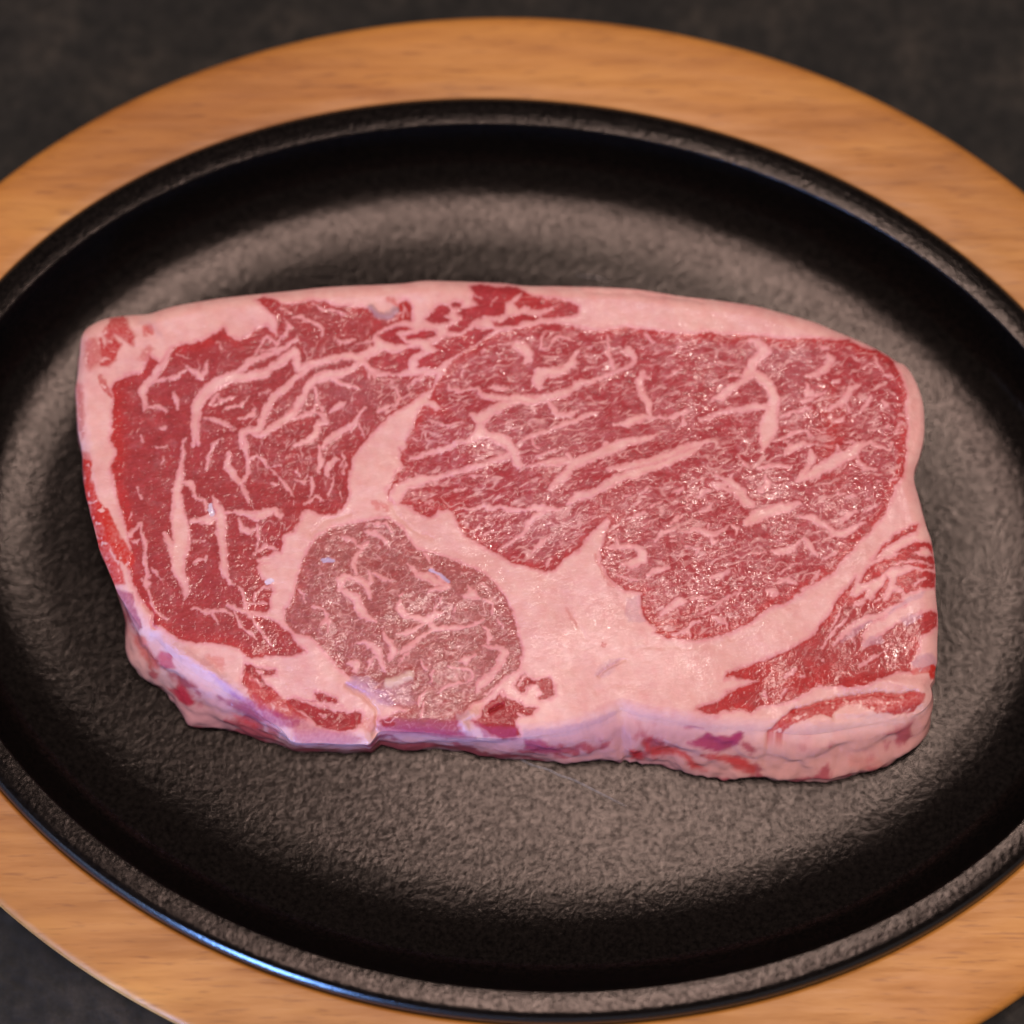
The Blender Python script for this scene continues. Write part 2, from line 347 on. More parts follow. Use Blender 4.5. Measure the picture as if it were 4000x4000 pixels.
SOFTRED = [  # (polygon, colour, strength, blur mm): bloodied or tinted spots in fat; bluish front-edge strips paint in blue light
 ('A 400,400 500,390 540,480 590,560 580,640 500,590 440,540 370,600 330,520', 'red', .85, .7), ('A 300,580 340,650 420,590 470,640 440,740 370,810 320,800 320,700', 'red', .95, .5),
 ('A 190,620 260,590 310,680 300,780 210,840 180,740', 'red', .6, .9), ('A 620,760 660,700 720,650 740,680 680,760', 'red', .5, .6), ('A 660,500 720,480 740,540 680,550', 'hot', .7, .6), ('A 640,450 760,460 800,550 700,460', 'lilac', .5, 1.0),
 ('A 310,890 350,960 390,1060 350,1030 310,960', 'red', .7, .4), ('A 105,950 140,1000 160,1250 150,1400 115,1320', 'red', .55, .7), ('E 140,20 200,60 220,140 150,150', 'hot', .6, .6),
 ('E 145,90 210,120 218,250 250,400 340,520 300,600 240,620 190,450 155,280', 'hot', .95, .4), ('E 355,510 400,590 470,750 540,870 590,940 540,1010 480,940 410,850 370,760 340,620', 'hot', .9, .35),
 ('E 230,520 320,520 360,700 370,880 470,1000 500,1130 410,1140 340,960 270,760', 'hot', .85, .45), ('E 430,1180 560,1230 640,1500 600,1480 520,1320', 'magenta', .7, .5),
 ('F 650,450 690,455 780,485 770,530 690,510', 'hot', .5, .5), ('K 600,610 640,540 720,490 790,490 750,560 670,620', 'lilac', .5, .5), ('K 350,60 390,130 440,210 400,190', 'red', .3, .5), ('K 640,350 670,350 665,375 645,375', 'red', .6, .2),
 ('B 780,250 830,250 850,300 800,270', 'hot', .6, .5), ('J 590,960 710,970 650,1100 560,1060', 'hot', .35, .6), ('I 820,520 900,460 1010,480 1020,560 900,550', 'hot', .35, .7),
 ('H 1130,1330 1180,1270 1260,1250 1290,1300 1200,1310', 'lilac', .6, .4), ('H 1450,1110 1560,1080 1600,1090 1480,1150', 'lilac', .8, .4), ('H 1510,930 1620,890 1600,920 1450,990 1350,1060', 'lilac', .6, .4), ('H 950,1290 1060,1190 1200,1130 1050,1230', 'lilac', .6, .4),
 ('H 1540,1470 1600,1420 1700,1400 1750,1430 1740,1490 1600,1530', 'lilac', .8, .5), ('H 1700,1500 1745,1490 1735,1600 1700,1590', 'hot', .95, .3), ('H 1540,1540 1700,1500 1700,1540 1560,1560', 'hot', .6, .4),
 ('G 850,1360 870,1280 950,1250 940,1400 1000,1440 880,1440', 'lilac', .5, .4), ('G 590,900 620,1000 740,1160 700,1150 600,960', 'red', .4, .3),
 ('L 340,970 450,880 550,800 700,750 870,710 1050,680 1250,650 1400,672 1550,655 1640,665 1620,720 1550,790 1400,825 1250,810 1170,775 1120,735 1000,745 920,765 870,800 860,850 780,820 700,840 560,890 430,980', 'red', .85, .35),
 ('K 0,1085 300,1060 620,985 760,930 700,990 500,1060 200,1120 0,1140', 'lilac', .7, .6), ('K 900,925 1100,960 1300,1000 1600,1040 1932,1040 1932,1080 1500,1060 1100,1010', 'lilac', .25, .7),  # lilac strips: bluish light painted along the front edge
 ('J 430,690 520,650 640,720 780,800 830,850 760,860 620,790', 'violet', .6, .6), ('J 640,720 760,740 960,730 1000,850 850,880 740,800', 'lilac', .45, .9), ('J 470,640 600,640 700,690 640,700', 'cool_light', .5, .4),
 ('I 400,240 560,290 900,520 1200,750 1500,930 1600,1020 1450,1000 1200,860 900,660 600,450 400,290', 'cool_light', .45, .8),
 ('I 1190,600 1300,690 1420,750 1560,870 1700,985 1520,970 1320,870 1220,780', 'red', .75, .5), ('I 1080,760 1250,850 1450,930 1650,1010 1600,1060 1400,1010 1200,890', 'magenta', .75, .7),
 ('J 0,950 150,1050 300,1095 480,1115 560,1150 400,1180 0,1165', 'magenta', .55, .8), ('J 690,1050 900,1060 1200,1080 1420,1100 1500,1140 1100,1110 720,1100', 'magenta', .6, .5), ('I 900,600 1000,640 1120,740 1180,820 1060,760', 'violet', .4, .6), ('J 850,1000 1100,1010 1380,1000 1440,1110 1200,1100 900,1080', 'magenta', .45, .8), ('J 1370,960 1460,920 1480,1020 1640,1120 1450,1110', 'cool_light', .6, .4),
 ('J 1500,1000 1600,1060 1850,1060 1850,1140 1600,1110', 'magenta', .6, .5)]
VEINS = '''A 1090,1480,40 1100,1330,70 1115,1150,90 1180,1050,95 1300,950,100 1420,905,95 1540,905,85 1680,870,70 1800,790,75 1932,700,70 B 40,850,55 120,800,60 250,770,60 400,730,60 560,745,75 690,640,80
A 1440,870,60 1550,790,60 1700,720,40 1850,670,50 1932,600,50
A 1480,1500,45 1500,1380,60 1640,1340,60 1690,1200,60 1750,1080,65 1850,1000,60 1932,930,55 B 80,860,55 160,800,60
A 1500,1370,40 1650,1400,50 1800,1300,70 1932,1190,70 B 80,1060,65 110,980,65 190,920,80 270,890,90 400,865,60 500,835,55 580,770,70
B 270,890,60 400,960,45 530,1000,20
B 560,745,60 620,830,45 690,910,20
B 560,770,30 620,840,25 640,930,12
A 900,670,60 820,820,60 730,930,60 660,1030,70 680,1160,60
A 700,1150,40 780,1150,40 860,1190,40
A 730,950,20 800,940,30 960,900,30 1050,830,25
A 1030,820,30 1090,860,45 1150,900,60 1190,850,35 1210,780,25
A 920,1040,40 950,1110,35 950,1180,30
A 1180,1250,35 1300,1270,50 1400,1330,40
A 1250,1150,10 1330,1100,30 1420,1080,20
A 820,1340,45 850,1320,35
A 640,1400,30 660,1450,25
A 770,1500,30 860,1490,25
A 1090,1350,50 1110,1420,40 1135,1480,22
A 1200,1640,25 1210,1560,30 1250,1480,30 1330,1420,22
E 1010,-80,22 1000,40,28 970,200,55 955,350,75 950,480,80 960,560,135 980,700,160 990,800,160 960,900,130 955,1000,105 980,1080,80 1010,1150,60 1030,1210,70 1015,1270,20
E 850,720,45 890,820,60 930,930,80
E 980,290,45 1060,290,50 1080,350,28 1110,420,24 1170,440,28 1200,520,24
E 1070,610,60 1200,600,75 1290,570,70
E 1250,400,20 1290,500,60 1315,600,100 1320,750,70 1335,900,72 1350,1050,56 1390,1130,32
E 1380,1130,20 1440,1135,12
E 1330,540,25 1500,540,50 1620,570,70 1700,535,70 1760,530,50 1820,570,60
E 1460,600,30 1490,680,50 1560,705,55 1620,680,30
E 1380,30,25 1375,150,60 1430,250,55 1490,310,50 1530,380,45 1550,450,30
A 1500,1380,50 1520,1500,50 E 1540,100,45 1550,200,40 1500,290,60
E 1190,170,20 1205,60,28 1240,0,28
E 540,700,30 560,740,50 600,680,28 650,620,20
E 650,630,20 670,780,26 685,950,26 695,1060,30 690,1130,60 685,1180,20
E 640,1100,20 690,1120,50 720,1080,20
E 700,1190,18 740,1310,18 790,1400,18 860,1430,22
E 560,780,10 600,790,16 640,770,10
E 740,1000,22 770,1040,20 820,1100,8
E 1090,970,12 1130,940,16 1180,940,10 1190,910,8
E 1090,775,18 1180,778,18
E 1620,640,20 1640,760,28 1600,880,25
E 1580,900,25 1650,850,35 1700,825,35 1780,850,45
E 1640,940,60 1740,940,90 1790,1000,100
E 1150,1360,20 1200,1375,28 1280,1370,22 1350,1370,22 1400,1410,26
E 1380,1310,40 1440,1350,50 1500,1365,36 1600,1390,30 1700,1410,40 1830,1460,40
E 1460,1160,22 1510,1240,26 1540,1360,28 1600,1470,28 1680,1570,24 1740,1650,12
E 1060,1360,12 1110,1340,16 1150,1360,14
E 1240,1380,16 1290,1470,12
E 1430,1380,20 1480,1500,16 1560,1540,16 1620,1600,10
E 1530,1300,14 1700,1310,14
E 1600,1290,10 1610,1220,18 1680,1170,16 1760,1160,10
E 820,130,20 835,80,16
E 540,600,10 560,550,8
E 620,330,20 650,420,12
E 1550,100,25 1620,60,30 1680,100,22 1700,160,16 1800,140,14
E 1680,120,16 1760,200,10 1840,270,10
E 1840,280,30 1880,340,30 1932,420,20
E 1740,290,30 1780,300,24
B -20,1250,36 80,1235,40 150,1200,45 180,1130,28
B 170,1000,24 190,1100,22 240,1180,10
B 0,1480,55 120,1440,60 180,1380,60 200,1290,60 260,1290,55 250,1220,40 130,1190,30
B 240,1490,60 330,1400,70 400,1350,45 480,1310,50 540,1230,30 590,1160,14
B 210,1480,36 220,1600,50 200,1700,50
B 300,1190,45 400,1140,55 430,1120,20
B 270,1717,60 F 290,130,60 340,90,40 380,110,18
B 700,1190,55 750,1165,45 830,1130,14
B 400,1530,14 410,1600,26 380,1660,14
B 540,1280,20 560,1350,14 580,1420,8
B 850,1000,16 885,1075,16 856,1150,10
B 880,1080,12 960,1060,8
B 980,960,40 1020,930,30 1100,890,22
B 950,990,22 1010,960,22
B 0,410,18 60,400,22 110,440,28 200,470,30 240,510,36 230,560,16
B 350,600,45 420,610,26 500,600,14
B 150,290,18 220,330,16 330,350,12 440,390,10
B 660,600,14 560,620,14 470,650,10
F 140,240,40 150,330,50 120,400,16
F 0,260,18 60,280,30 120,270,20
F 0,200,14 40,220,22
F 80,470,26 130,430,34 180,400,22 240,440,12
F 330,240,20 320,330,16 290,380,10
F 400,60,18 430,130,12 410,220,8
B 1290,990,26 1310,1015,28 1400,1020,24 1480,995,24 1540,1000,34 1560,1050,48 1640,1075,60 1750,1085,55 1850,1085,60 C 40,1100,80 150,1085,70 250,1060,60 330,1040,80 400,1010,60 470,950,60 560,950,50 650,905,34 760,870,36 850,820,40 930,780,40 920,730,56 870,690,80 820,690,50
B 1300,1010,20 1290,960,16
B 1480,1225,60 1560,1260,110 1640,1210,90 1760,1140,80 1870,1100,70
B 1560,1280,100 1570,1370,110 1480,1440,56 1350,1465,46 1220,1520,46 1080,1555,40 980,1590,50
B 1560,1370,80 1700,1420,90 1800,1470,90 1850,1560,80 1880,1640,70 F 1860,100,70
B 1130,1270,14 1220,1300,20 1300,1310,16 1420,1290,14
B 1400,900,34 1420,850,26
B 1640,980,50 1720,1000,50 1800,1005,20
B 1570,700,26 1600,670,20
F 840,470,70 850,420,100 880,350,110 960,300,90 1060,265,90 1200,240,44 1350,195,42 1500,165,50 1650,115,52 1780,70,66 1870,40,90
F 1020,230,50 1010,205,20
C -90,650,60 -50,640,90 -10,660,90 30,700,70 40,740,60 -10,790,40
C 0,1090,60 -120,1100,50
C 130,990,90 110,930,110 130,880,100 230,870,80 330,845,70 400,790,60 420,730,50 440,680,50
C 130,670,22 130,620,14 145,570,14 190,520,14
C 200,665,26 240,600,34 280,560,40 330,565,30 390,590,24
C 130,665,30 200,665,24
C 700,560,24 712,640,34 700,700,46 725,780,36 750,840,34
C 1000,870,60 960,950,60 980,1030,65 1020,1110,60 1045,1180,50 1050,1230,45 950,1265,80 860,1290,60 750,1310,24
C 990,890,60 1040,920,30
C 1050,1240,40 1200,1245,36 1300,1215,50 1360,1185,50
C 1330,1220,36 1350,1290,30 1290,1320,20
C 200,1110,40 240,1170,46 270,1225,46 400,1210,46 450,1190,30
C 0,1430,60 60,1400,40 200,1360,34 320,1310,40 420,1270,44 560,1220,44 620,1200,40
C 60,1430,40 80,1490,30 130,1505,14
C 60,1610,14 160,1550,16 260,1510,10
C 1190,900,30 1250,870,26 1320,840,12
C 1010,550,20 1050,590,26 1090,610,14
C 960,655,14 1020,630,18
C 1290,650,40 1340,630,26
C 1570,1110,40 1650,1070,70 1720,1000,70 1830,940,50 1932,880,50 D 130,580,56 180,530,80 190,460,70 240,410,70 300,370,90 250,300,80 180,275,70
D 190,530,80 270,590,80 340,660,90 370,760,95 370,850,100 340,950,150 320,1040,150 300,1120,100 275,1195,60
D 340,830,80 200,840,60 60,860,50 -50,870,50 -150,920,50 -250,930,60
D 0,560,30 80,555,20
D 420,910,40 500,885,26 600,860,26 680,835,34
D 780,340,70 820,340,60
D 820,385,40 850,430,60 810,510,70 740,560,60 660,572,44
D 640,640,40 660,720,60 720,730,50 810,700,14
D 600,790,50 650,780,40 700,760,16
D 880,625,80 920,620,60
D 1090,650,36 1020,690,55 970,760,60 920,810,60 850,845,36 780,860,18
D 980,800,30 1010,860,16
D 1190,740,40 1140,820,44 1100,880,30
D 1290,780,50 1310,820,36 1290,850,20
D 1220,410,16 1250,480,24 1290,540,22
D 1130,500,34 1170,475,20 1240,470,20
D 1300,575,30 1360,575,20
D 1240,930,30 1270,910,20
D 1330,985,26 1300,1000,20
D 1440,960,14 1400,1040,30
D 1180,1020,30 1220,1030,20
D 880,970,40 950,950,40 960,910,20
D 370,1120,20 450,1090,36 540,1050,36 640,1040,44
D 470,1120,30 500,1115,30
D 470,1220,70 530,1170,70 620,1145,50 740,1140,16
D 250,1350,40 400,1320,40 520,1335,40
D 340,1290,30 360,1270,20
D 660,1060,30 690,1080,26
D 680,1200,60 700,1260,70 660,1330,46 610,1410,60 560,1460,50
D 560,1460,50 700,1400,90 830,1320,110 930,1270,110 1030,1220,90 1090,1150,70 1190,1130,40
D 1190,1130,40 1260,1170,24 1340,1190,24 1360,1130,20
D 1075,1230,30 1080,1290,50 1130,1350,50 1230,1360,16
D 900,1150,16 920,1200,36 970,1225,50
D 960,1130,30 1060,1140,40
D 1240,1460,26 1270,1450,16
D 1350,1450,36 1390,1440,20
D 1400,1270,22 1410,1260,14
D 1430,1340,24 1440,1330,14
D 1460,1190,18 1455,1170,12
D -100,1420,50 -20,1450,60 60,1510,70 110,1570,100 150,1640,90
D 290,1400,50 320,1480,60 250,1540,80
D 380,1720,80 470,1680,80 560,1640,60
H 140,300,120 230,250,110 330,210,100 450,165,80 590,140,50
H 0,30,50 80,60,60 130,120,100 180,150,60 210,160,20
H 600,260,50 680,260,60 750,300,60 830,340,50 880,400,70 950,390,60 1050,340,40 1140,300,20
H 950,270,50 1000,240,60 1060,210,50
H 990,80,40 1060,80,46
H 920,60,30 960,60,20
H 1140,200,30 1230,160,30
H 1150,110,26 1180,100,14
H 620,430,50 670,500,60 740,580,40
H 360,530,50 450,540,60 540,520,50 590,450,50
H 690,780,20 720,760,50 755,720,50
H 420,800,50 500,780,50 570,810,30
H 600,870,30 700,800,30
H 320,880,60 360,890,70 380,920,40
H 780,610,16 900,560,14
H 700,500,20 690,560,30
H 420,730,12 520,660,14 600,640,8
H 200,560,14 300,540,20
G 360,480,50 430,410,70 560,390,60 660,330,70 760,270,80 880,225,80 1000,185,80 1120,150,66 1250,90,66 1400,30,60 1500,-40,50
G 220,340,60 290,260,70 370,190,80 420,120,90 520,90,80 680,30,80 800,-20,80 950,-60,50
G 150,140,50 260,130,60 380,100,70
G 420,120,80 360,60,60
C 550,1600,90 700,1500,90 850,1450,60 1000,1430,60 1100,1400,50
C 130,1640,50 250,1620,60 400,1610,60 550,1590,80
C 20,1660,40 130,1640,50
C 700,1680,70 850,1660,60 1000,1630,60 1150,1580,60 1300,1520,60 1420,1470,50 1550,1440,60
C 250,1770,20 400,1660,40
G 10,520,20 80,500,50 180,520,60 260,520,40 320,500,30
G 0,700,60 40,620,56 90,560,56 170,540,60
F 1710,855,16 1800,800,26 1870,750,34 1932,700,50
F 1600,730,40 1650,700,40
F 1480,690,16 1550,650,14
F 1380,500,26 1500,510,30 1590,470,40 1660,510,46 1730,490,40 1800,520,50 1932,530,50
F 1100,460,20 1160,440,16
F 1350,350,30 1420,340,20
F 1850,350,30 1870,340,20
F 1480,240,14 1600,230,12
G 60,870,30 130,800,40 210,740,22
G 190,990,16 220,930,14
G 290,780,10 330,850,8
G 1100,770,40 1150,710,46 1260,680,44
G 1290,705,16 1430,680,30 1530,715,60 1620,720,50 1730,640,26
G 1560,720,60 1580,790,40 1620,780,20
G 1540,650,30 1530,700,30
G 680,840,26 800,820,50 930,835,50 990,880,60 980,940,80 900,980,80 810,980,50
G 770,770,26 790,820,24
G 1030,1060,40 1110,1030,56 1210,1000,46
G 900,575,50 1010,545,50
G 1230,630,30 1270,590,40 1290,560,20
G 840,400,50 880,400,40
G 960,390,30 1030,340,20
G 1060,480,24 1150,450,20
G 1040,620,12 1120,590,12
G 1320,340,60 1240,360,20
G 770,1070,12 880,1090,12 960,1110,8
G 1140,1390,50 1220,1330,60 1290,1285,60 1360,1285,30
G 1240,1570,26 1300,1550,32 1360,1530,36 1400,1480,30 1460,1460,16
G 1380,1570,30 1370,1540,30
G 1450,1400,20 1600,1310,20 1700,1250,16 1790,1220,10
G 1580,1410,40 1650,1440,60 1690,1470,40
G 1560,1090,50 1640,1080,60 1710,1030,40
G 1390,1260,16 1480,1260,24 1560,1240,12
G 1430,880,20 1460,840,24 1350,830,14
G 1560,290,50 1630,320,60 1700,290,50 1750,210,30
G 1650,330,60 1760,360,60 1860,430,60 1900,480,30
G 1450,420,30 1490,370,46 1560,340,40
G 1470,530,50 1530,510,36 1590,440,20
G 1790,180,20 1840,130,26 1790,60,20
G 1740,640,26 1780,680,40 1770,720,20
G 1810,1180,30 1790,1260,26
F 400,740,20 440,760,40 490,770,30 510,810,24
F 590,700,50 660,710,50 730,750,40 800,830,12
F 600,640,12 640,620,16 760,640,30 830,700,14
F 375,1200,60 390,1120,70 430,1080,50 510,1085,50 570,1110,60 610,1180,50 640,1260,50
F 400,1200,60 470,1230,70 520,1260,70 540,1340,80 580,1400,70 630,1430,50 690,1460,20
F 520,820,20 560,830,40 600,800,40 620,780,30
F 580,850,30 520,890,40 500,960,40 520,1060,30
F 620,1040,50 640,1120,40 590,1180,30
F 650,1050,40 720,1080,50 790,1120,24 830,1110,12
F 890,1270,50 885,1360,60 930,1410,56 1010,1425,46 1100,1440,60 1180,1400,60 1250,1390,40
F 1170,1370,20 1210,1290,14 1230,1240,12
F 1090,1450,50 1010,1520,36 940,1550,36 860,1570,24
F 1120,1450,50 1180,1510,60 1280,1510,50 1400,1500,36 1500,1480,30 1600,1440,14
F 1120,1440,30 1130,1500,40
F 960,970,10 1030,1060,50 1120,1080,70 1200,1120,60 1290,1160,50 1200,1180,46 1120,1220,16
F 1130,950,40 1110,900,30 1080,870,20
F 1140,1010,40 1220,1080,50 1290,1140,40
F 1420,1240,60 1500,1220,80 1560,1250,20
F 1500,1200,50 1450,1150,30
F 1590,1260,20 1660,1300,26 1650,1380,20
F 1400,1050,20 1480,1040,20
F 1630,1180,12 1560,1130,14
F 160,1330,16 230,1350,16 290,1400,10
F 20,1170,14 70,1220,18 100,1290,10
F 230,1490,24 290,1450,30 280,1560,14
F 880,1240,30 910,1220,10
J 1150,240,50 1070,300,50 1000,350,50 920,400,40 890,430,20
J 750,260,50 780,320,46 820,370,50 830,420,60 800,480,40 790,510,16
J 520,340,36 600,350,40 660,380,60 710,430,70 740,520,50 770,590,16
J 700,450,50 640,500,30 610,560,20
J 880,540,12 900,480,20 950,420,16
J 1060,480,14 1090,550,20 1120,570,8
J 1290,545,24 1380,560,24 1480,580,24 1500,620,50
J 1380,500,40 1440,490,60 1520,450,16
J 1620,340,20 1640,300,50 1630,240,40 1590,210,30
J 1590,370,40 1700,385,50 1770,420,60 1720,520,60 1640,620,60 1560,690,70 1530,760,40
J 1230,750,30 1270,700,36 1370,680,20 1450,680,20 1510,640,30
J 1700,700,16 1600,780,10
J 1040,870,30 1060,800,30 1110,740,12
J 1060,960,30 1100,850,26
J 1150,660,14 1160,580,10
J 450,520,50 520,520,60 500,580,60
J 250,70,40 270,140,30 220,190,30
J 1700,150,14 1750,220,16
J 1350,50,16 1340,90,14
H 1560,560,30 1640,550,70 1710,570,30
H 1380,640,12 1500,620,20 1700,650,12
H 1530,700,8 1700,690,14 1733,700,24
H 1560,830,16 1590,780,36 1640,760,12
H 770,1350,22 850,1250,26 950,1140,20 1000,1080,8
H 880,1320,22 960,1230,40 1050,1160,60 1170,1110,60 1300,1060,54 1450,990,50 1560,940,60 1640,910,60 1745,900,90
H 1120,1360,20 1140,1320,50 1170,1250,90 1230,1190,120 1330,1130,120 1450,1070,120 1600,1010,110 1745,970,110
H 1040,1200,20 1030,1260,36 1060,1310,20
H 1100,1500,40 1200,1430,22 1330,1370,10
H 900,1100,10 960,1010,14
H 850,1200,8 900,1120,10
H 470,1590,50 520,1560,50 560,1530,36
H 600,1580,20 640,1590,20
L 300,640,26 320,700,22
L 470,620,12 440,690,30
H 790,1445,24 795,1450,24
H 1720,1230,60 1680,1290,110 1660,1350,120 1700,1400,100
H 1220,970,12 1300,900,12
H 1050,1000,40 1100,970,40 1180,900,14
B 1500,200,8 1560,250,12
B 1690,250,10 1650,300,10
J 1880,930,40 1932,980,40
J 1700,720,14 1760,790,30 1800,730,30
J 1932,620,50 1880,700,20
K -20,800,70 10,740,50
J 1590,860,20 1650,800,20
J 150,860,14 240,850,24 350,900,60 420,900,60
J 220,940,40 250,960,40
I 1300,580,14 1350,600,40
I 1200,640,20 1290,660,40 1340,700,30
I 1430,740,30 1500,760,50
A 1600,720,14 1700,560,18 1780,640,20 1830,560,24
A 1650,680,20 1770,680,24 1800,620,20
A 1850,420,22 1890,490,24 1840,580,20
A 1290,620,22 1320,680,16
A 960,720,22 1040,760,10
A 1820,330,14 1900,370,18
A 1640,1050,14 1730,1010,14
A 1330,1180,14 1470,1150,20 1560,1080,12
A 1500,1250,20 1580,1220,50 1600,1180,20
A 1450,1250,26 1530,1240,20
A 1230,1130,50 1280,1060,34 1300,1120,16'''
COL = dict(red=(.50, .050, .050), hot=(.56, .040, .032), lilac=(.56, .28, .34), magenta=(.38, .055, .12), violet=(.42, .20, .40), cool_light=(.62, .36, .43))  # last entry puts blue light into the fat's colour

# world-mm versions
tr_ = lambda s: unproj(pts(s)[:, :2], ZT)
MPP = 245. / 4000 * 1.0
def seg_dist(X, Y, P, closed=True):
    """distance to polyline and interpolated parameter"""
    Q = np.roll(P, -1, 0) if closed else P[1:]
    A_ = P if closed else P[:-1]
    D = np.full(X.shape, 1e9)
    for a, b in zip(A_, Q):
        d = b - a; L = max((d ** 2).sum(), 1e-9)
        t = np.clip(((X - a[0]) * d[0] + (Y - a[1]) * d[1]) / L, 0, 1)
        D = np.minimum(D, (X - a[0] - t * d[0]) ** 2 + (Y - a[1] - t * d[1]) ** 2)
    return np.sqrt(D)
def inside(X, Y, P):
    r = np.zeros(X.shape, bool); Q = np.roll(P, -1, 0)
    for a, b in zip(P, Q):
        if a[1] == b[1]: continue
        c = ((a[1] > Y) != (b[1] > Y)) & (X < (b[0] - a[0]) * (Y - a[1]) / (b[1] - a[1]) + a[0])
        r ^= c
    return r
def window(P, m):
    i0 = max(int((P[:, 0].min() - m - GX0) / GS), 0); i1 = min(int((P[:, 0].max() + m - GX0) / GS) + 2, NX)
    j0 = max(int((P[:, 1].min() - m - GY0) / GS), 0); j1 = min(int((P[:, 1].max() + m - GY0) / GS) + 2, NY)
    return slice(j0, j1), slice(i0, i1)
def sdf_poly(P, XW, YW, m=6.0):
    """+inside, within a margin m; -m far away"""
    S = np.full(XW.shape, -m)
    w = window(P, m + 1)
    d = seg_dist(XW[w], YW[w], P); ins = inside(XW[w], YW[w], P)
    S[w] = np.maximum(np.where(ins, d, -d), -m); return S
def smooth_closed(P, k):
    n_ = len(P); out = []
    for i in range(n_):
        p0, p1, p2, p3 = P[i - 1], P[i], P[(i + 1) % n_], P[(i + 2) % n_]
        for t in np.arange(k) / k:
            out.append(.5 * ((2 * p1) + (-p0 + p2) * t + (2 * p0 - 5 * p1 + 4 * p2 - p3) * t * t + (-p0 + 3 * p1 - 3 * p2 + p3) * t ** 3))
    return np.array(out)
OW = np.concatenate([unproj(OUT[:, :2], ZT), OUT[:, 2:3]], 1)
OWs = smooth_closed(OW, 4)
GS = 0.20
GX0 = OW[:, 0].min() - 2; GY0 = OW[:, 1].min() - 2
NX = int((OW[:, 0].max() + 2 - GX0) / GS); NY = int((OW[:, 1].max() + 2 - GY0) / GS)
X, Y = np.meshgrid(GX0 + np.arange(NX) * GS, GY0 + np.arange(NY) * GS)
S_out = sdf_poly(OWs[:, :2], X, Y, 8.0)
# organic wobble of every traced border
wx = .60 * fbm(X / 3.6, Y / 3.6, 1, 3) + .34 * fbm(X / 1.2, Y / 1.2, 2, 2)
wy = .60 * fbm(X / 3.6, Y / 3.6, 11, 3) + .34 * fbm(X / 1.2, Y / 1.2, 12, 2)
XW = X + wx; YW = Y + wy
S_lean = {}; 
for nm, L in LEANS.items():
    S = np.full(X.shape, -6.0)
    for s in L: S = np.maximum(S, sdf_poly(tr_(s), XW, YW))
    S_lean[nm] = S
SL = np.max(np.stack(list(S_lean.values())), 0)
# large traced fat veins: signed distance into the fat
FV = np.full(X.shape, -6.0)
for line in VEINS.split('\n'):
    p = pts(line); P = unproj(p[:, :2], ZT); hw = p[:, 2] * S9 * MPP * .5; hw = hw * np.where(hw > .8, .97, .80) + .01; hw[0] *= .5; hw[-1] *= .5
    w = window(P, 3.0 + hw.max()); xw = XW[w]; yw = YW[w]; best = FV[w]
    for (a, b, ha, hb) in zip(P[:-1], P[1:], hw[:-1], hw[1:]):
        d = b - a; Ln = max((d ** 2).sum(), 1e-9)
        t = np.clip(((xw - a[0]) * d[0] + (yw - a[1]) * d[1]) / Ln, 0, 1)
        dist = np.hypot(xw - a[0] - t * d[0], yw - a[1] - t * d[1])
        best = np.maximum(best, ha + (hb - ha) * t - dist)
    FV[w] = best
# fine marbling: thin warped ridges that follow each muscle's grain
def ridge(ang, L, Wd, seed, thr, gate=0.0, gs=9.):
    c, s = math.cos(ang), math.sin(ang)
    xr = (X * c + Y * s); yr = (-X * s + Y * c)
    q = fbm(xr / 7, yr / 7, seed + 9, 2) * 2.4
    nn = fbm(xr / L + .3 * noise(X / 3.1, Y / 3.1, seed + 5), (yr + q) / Wd + .28 * noise(X / 2.6, Y / 2.6, seed + 6), seed, 2, .30)
    g = noise(X / gs, Y / gs, seed + 7) + .6 * noise(X / 2.3, Y / 2.3, seed + 8)
    return thr * (1 + .9 * g) - gate - np.abs(nn)          # >0 in fat; in noise units
def to_mm(r, Wd): return r * Wd * .9
px = lambda x, y: unproj([[x, y]], ZT)[0]
def blobw(x, y, rx, ry=None, e=1.0):
    c = px(x, y); ry = ry or rx
    return np.exp(-(((X - c[0]) / rx) ** 2 + ((Y - c[1]) / ry) ** 2) ** e)
mic = np.full(X.shape, -1.0); rag = fbm(X / 1.5, Y / 1.5, 3, 3)
inL = S_lean['left'] > 0; inE = S_lean['eye'] > 0; inB = S_lean['brown'] > 0; inS = S_lean['strip'] > 0
leftdark = np.clip(blobw(620, 1900, 14, 24) + blobw(900, 2350, 26, 9), 0, 1)
def flecks(ang, L, Wd, seed, t, var=.35):
    """elongated soft islands of fat lying along the grain, in mm"""
    c, s_ = math.cos(ang), math.sin(ang); xr = X * c + Y * s_; yr = -X * s_ + Y * c
    bend = 1.6 * noise(X / 9, Y / 9, seed + 3) + .45 * noise(X / 2.4, Y / 2.4, seed + 4)
    nn = fbm(xr / L, (yr + bend) / Wd, seed, 3, .55)
    g = noise(X / 8, Y / 8, seed + 7) + .5 * noise(X / 3, Y / 3, seed + 8)
    return (nn - t + var * g * .5) * Wd * 1.1
rad = math.radians
wq = sstep(-20, -45, X)       # left third: upright grain; right two thirds: slanting grain
rl = np.maximum(to_mm(ridge(rad(80), 8, 2.6, 21, .07, .05), 2.2), flecks(rad(78), 4.5, 1.2, 22, .42)) - .3 * leftdark
rl2 = np.maximum(np.maximum(to_mm(ridge(rad(38), 7.0, 2.4, 41, .13, .03), 2.2), to_mm(ridge(rad(105), 3.6, 2.2, 51, .10, .03), 2.0)), flecks(rad(36), 3.2, .95, 42, .30))
mic = np.where(inL, np.where(wq > .5, rl, rl2), mic)
re_ = np.maximum(np.maximum(to_mm(ridge(rad(18), 12.0, 3.2, 61, .09, .05), 2.6), flecks(rad(19), 4.6, 1.0, 62, .28)), flecks(rad(40), 2.2, .8, 67, .40))
mic = np.where(inE, re_, mic)
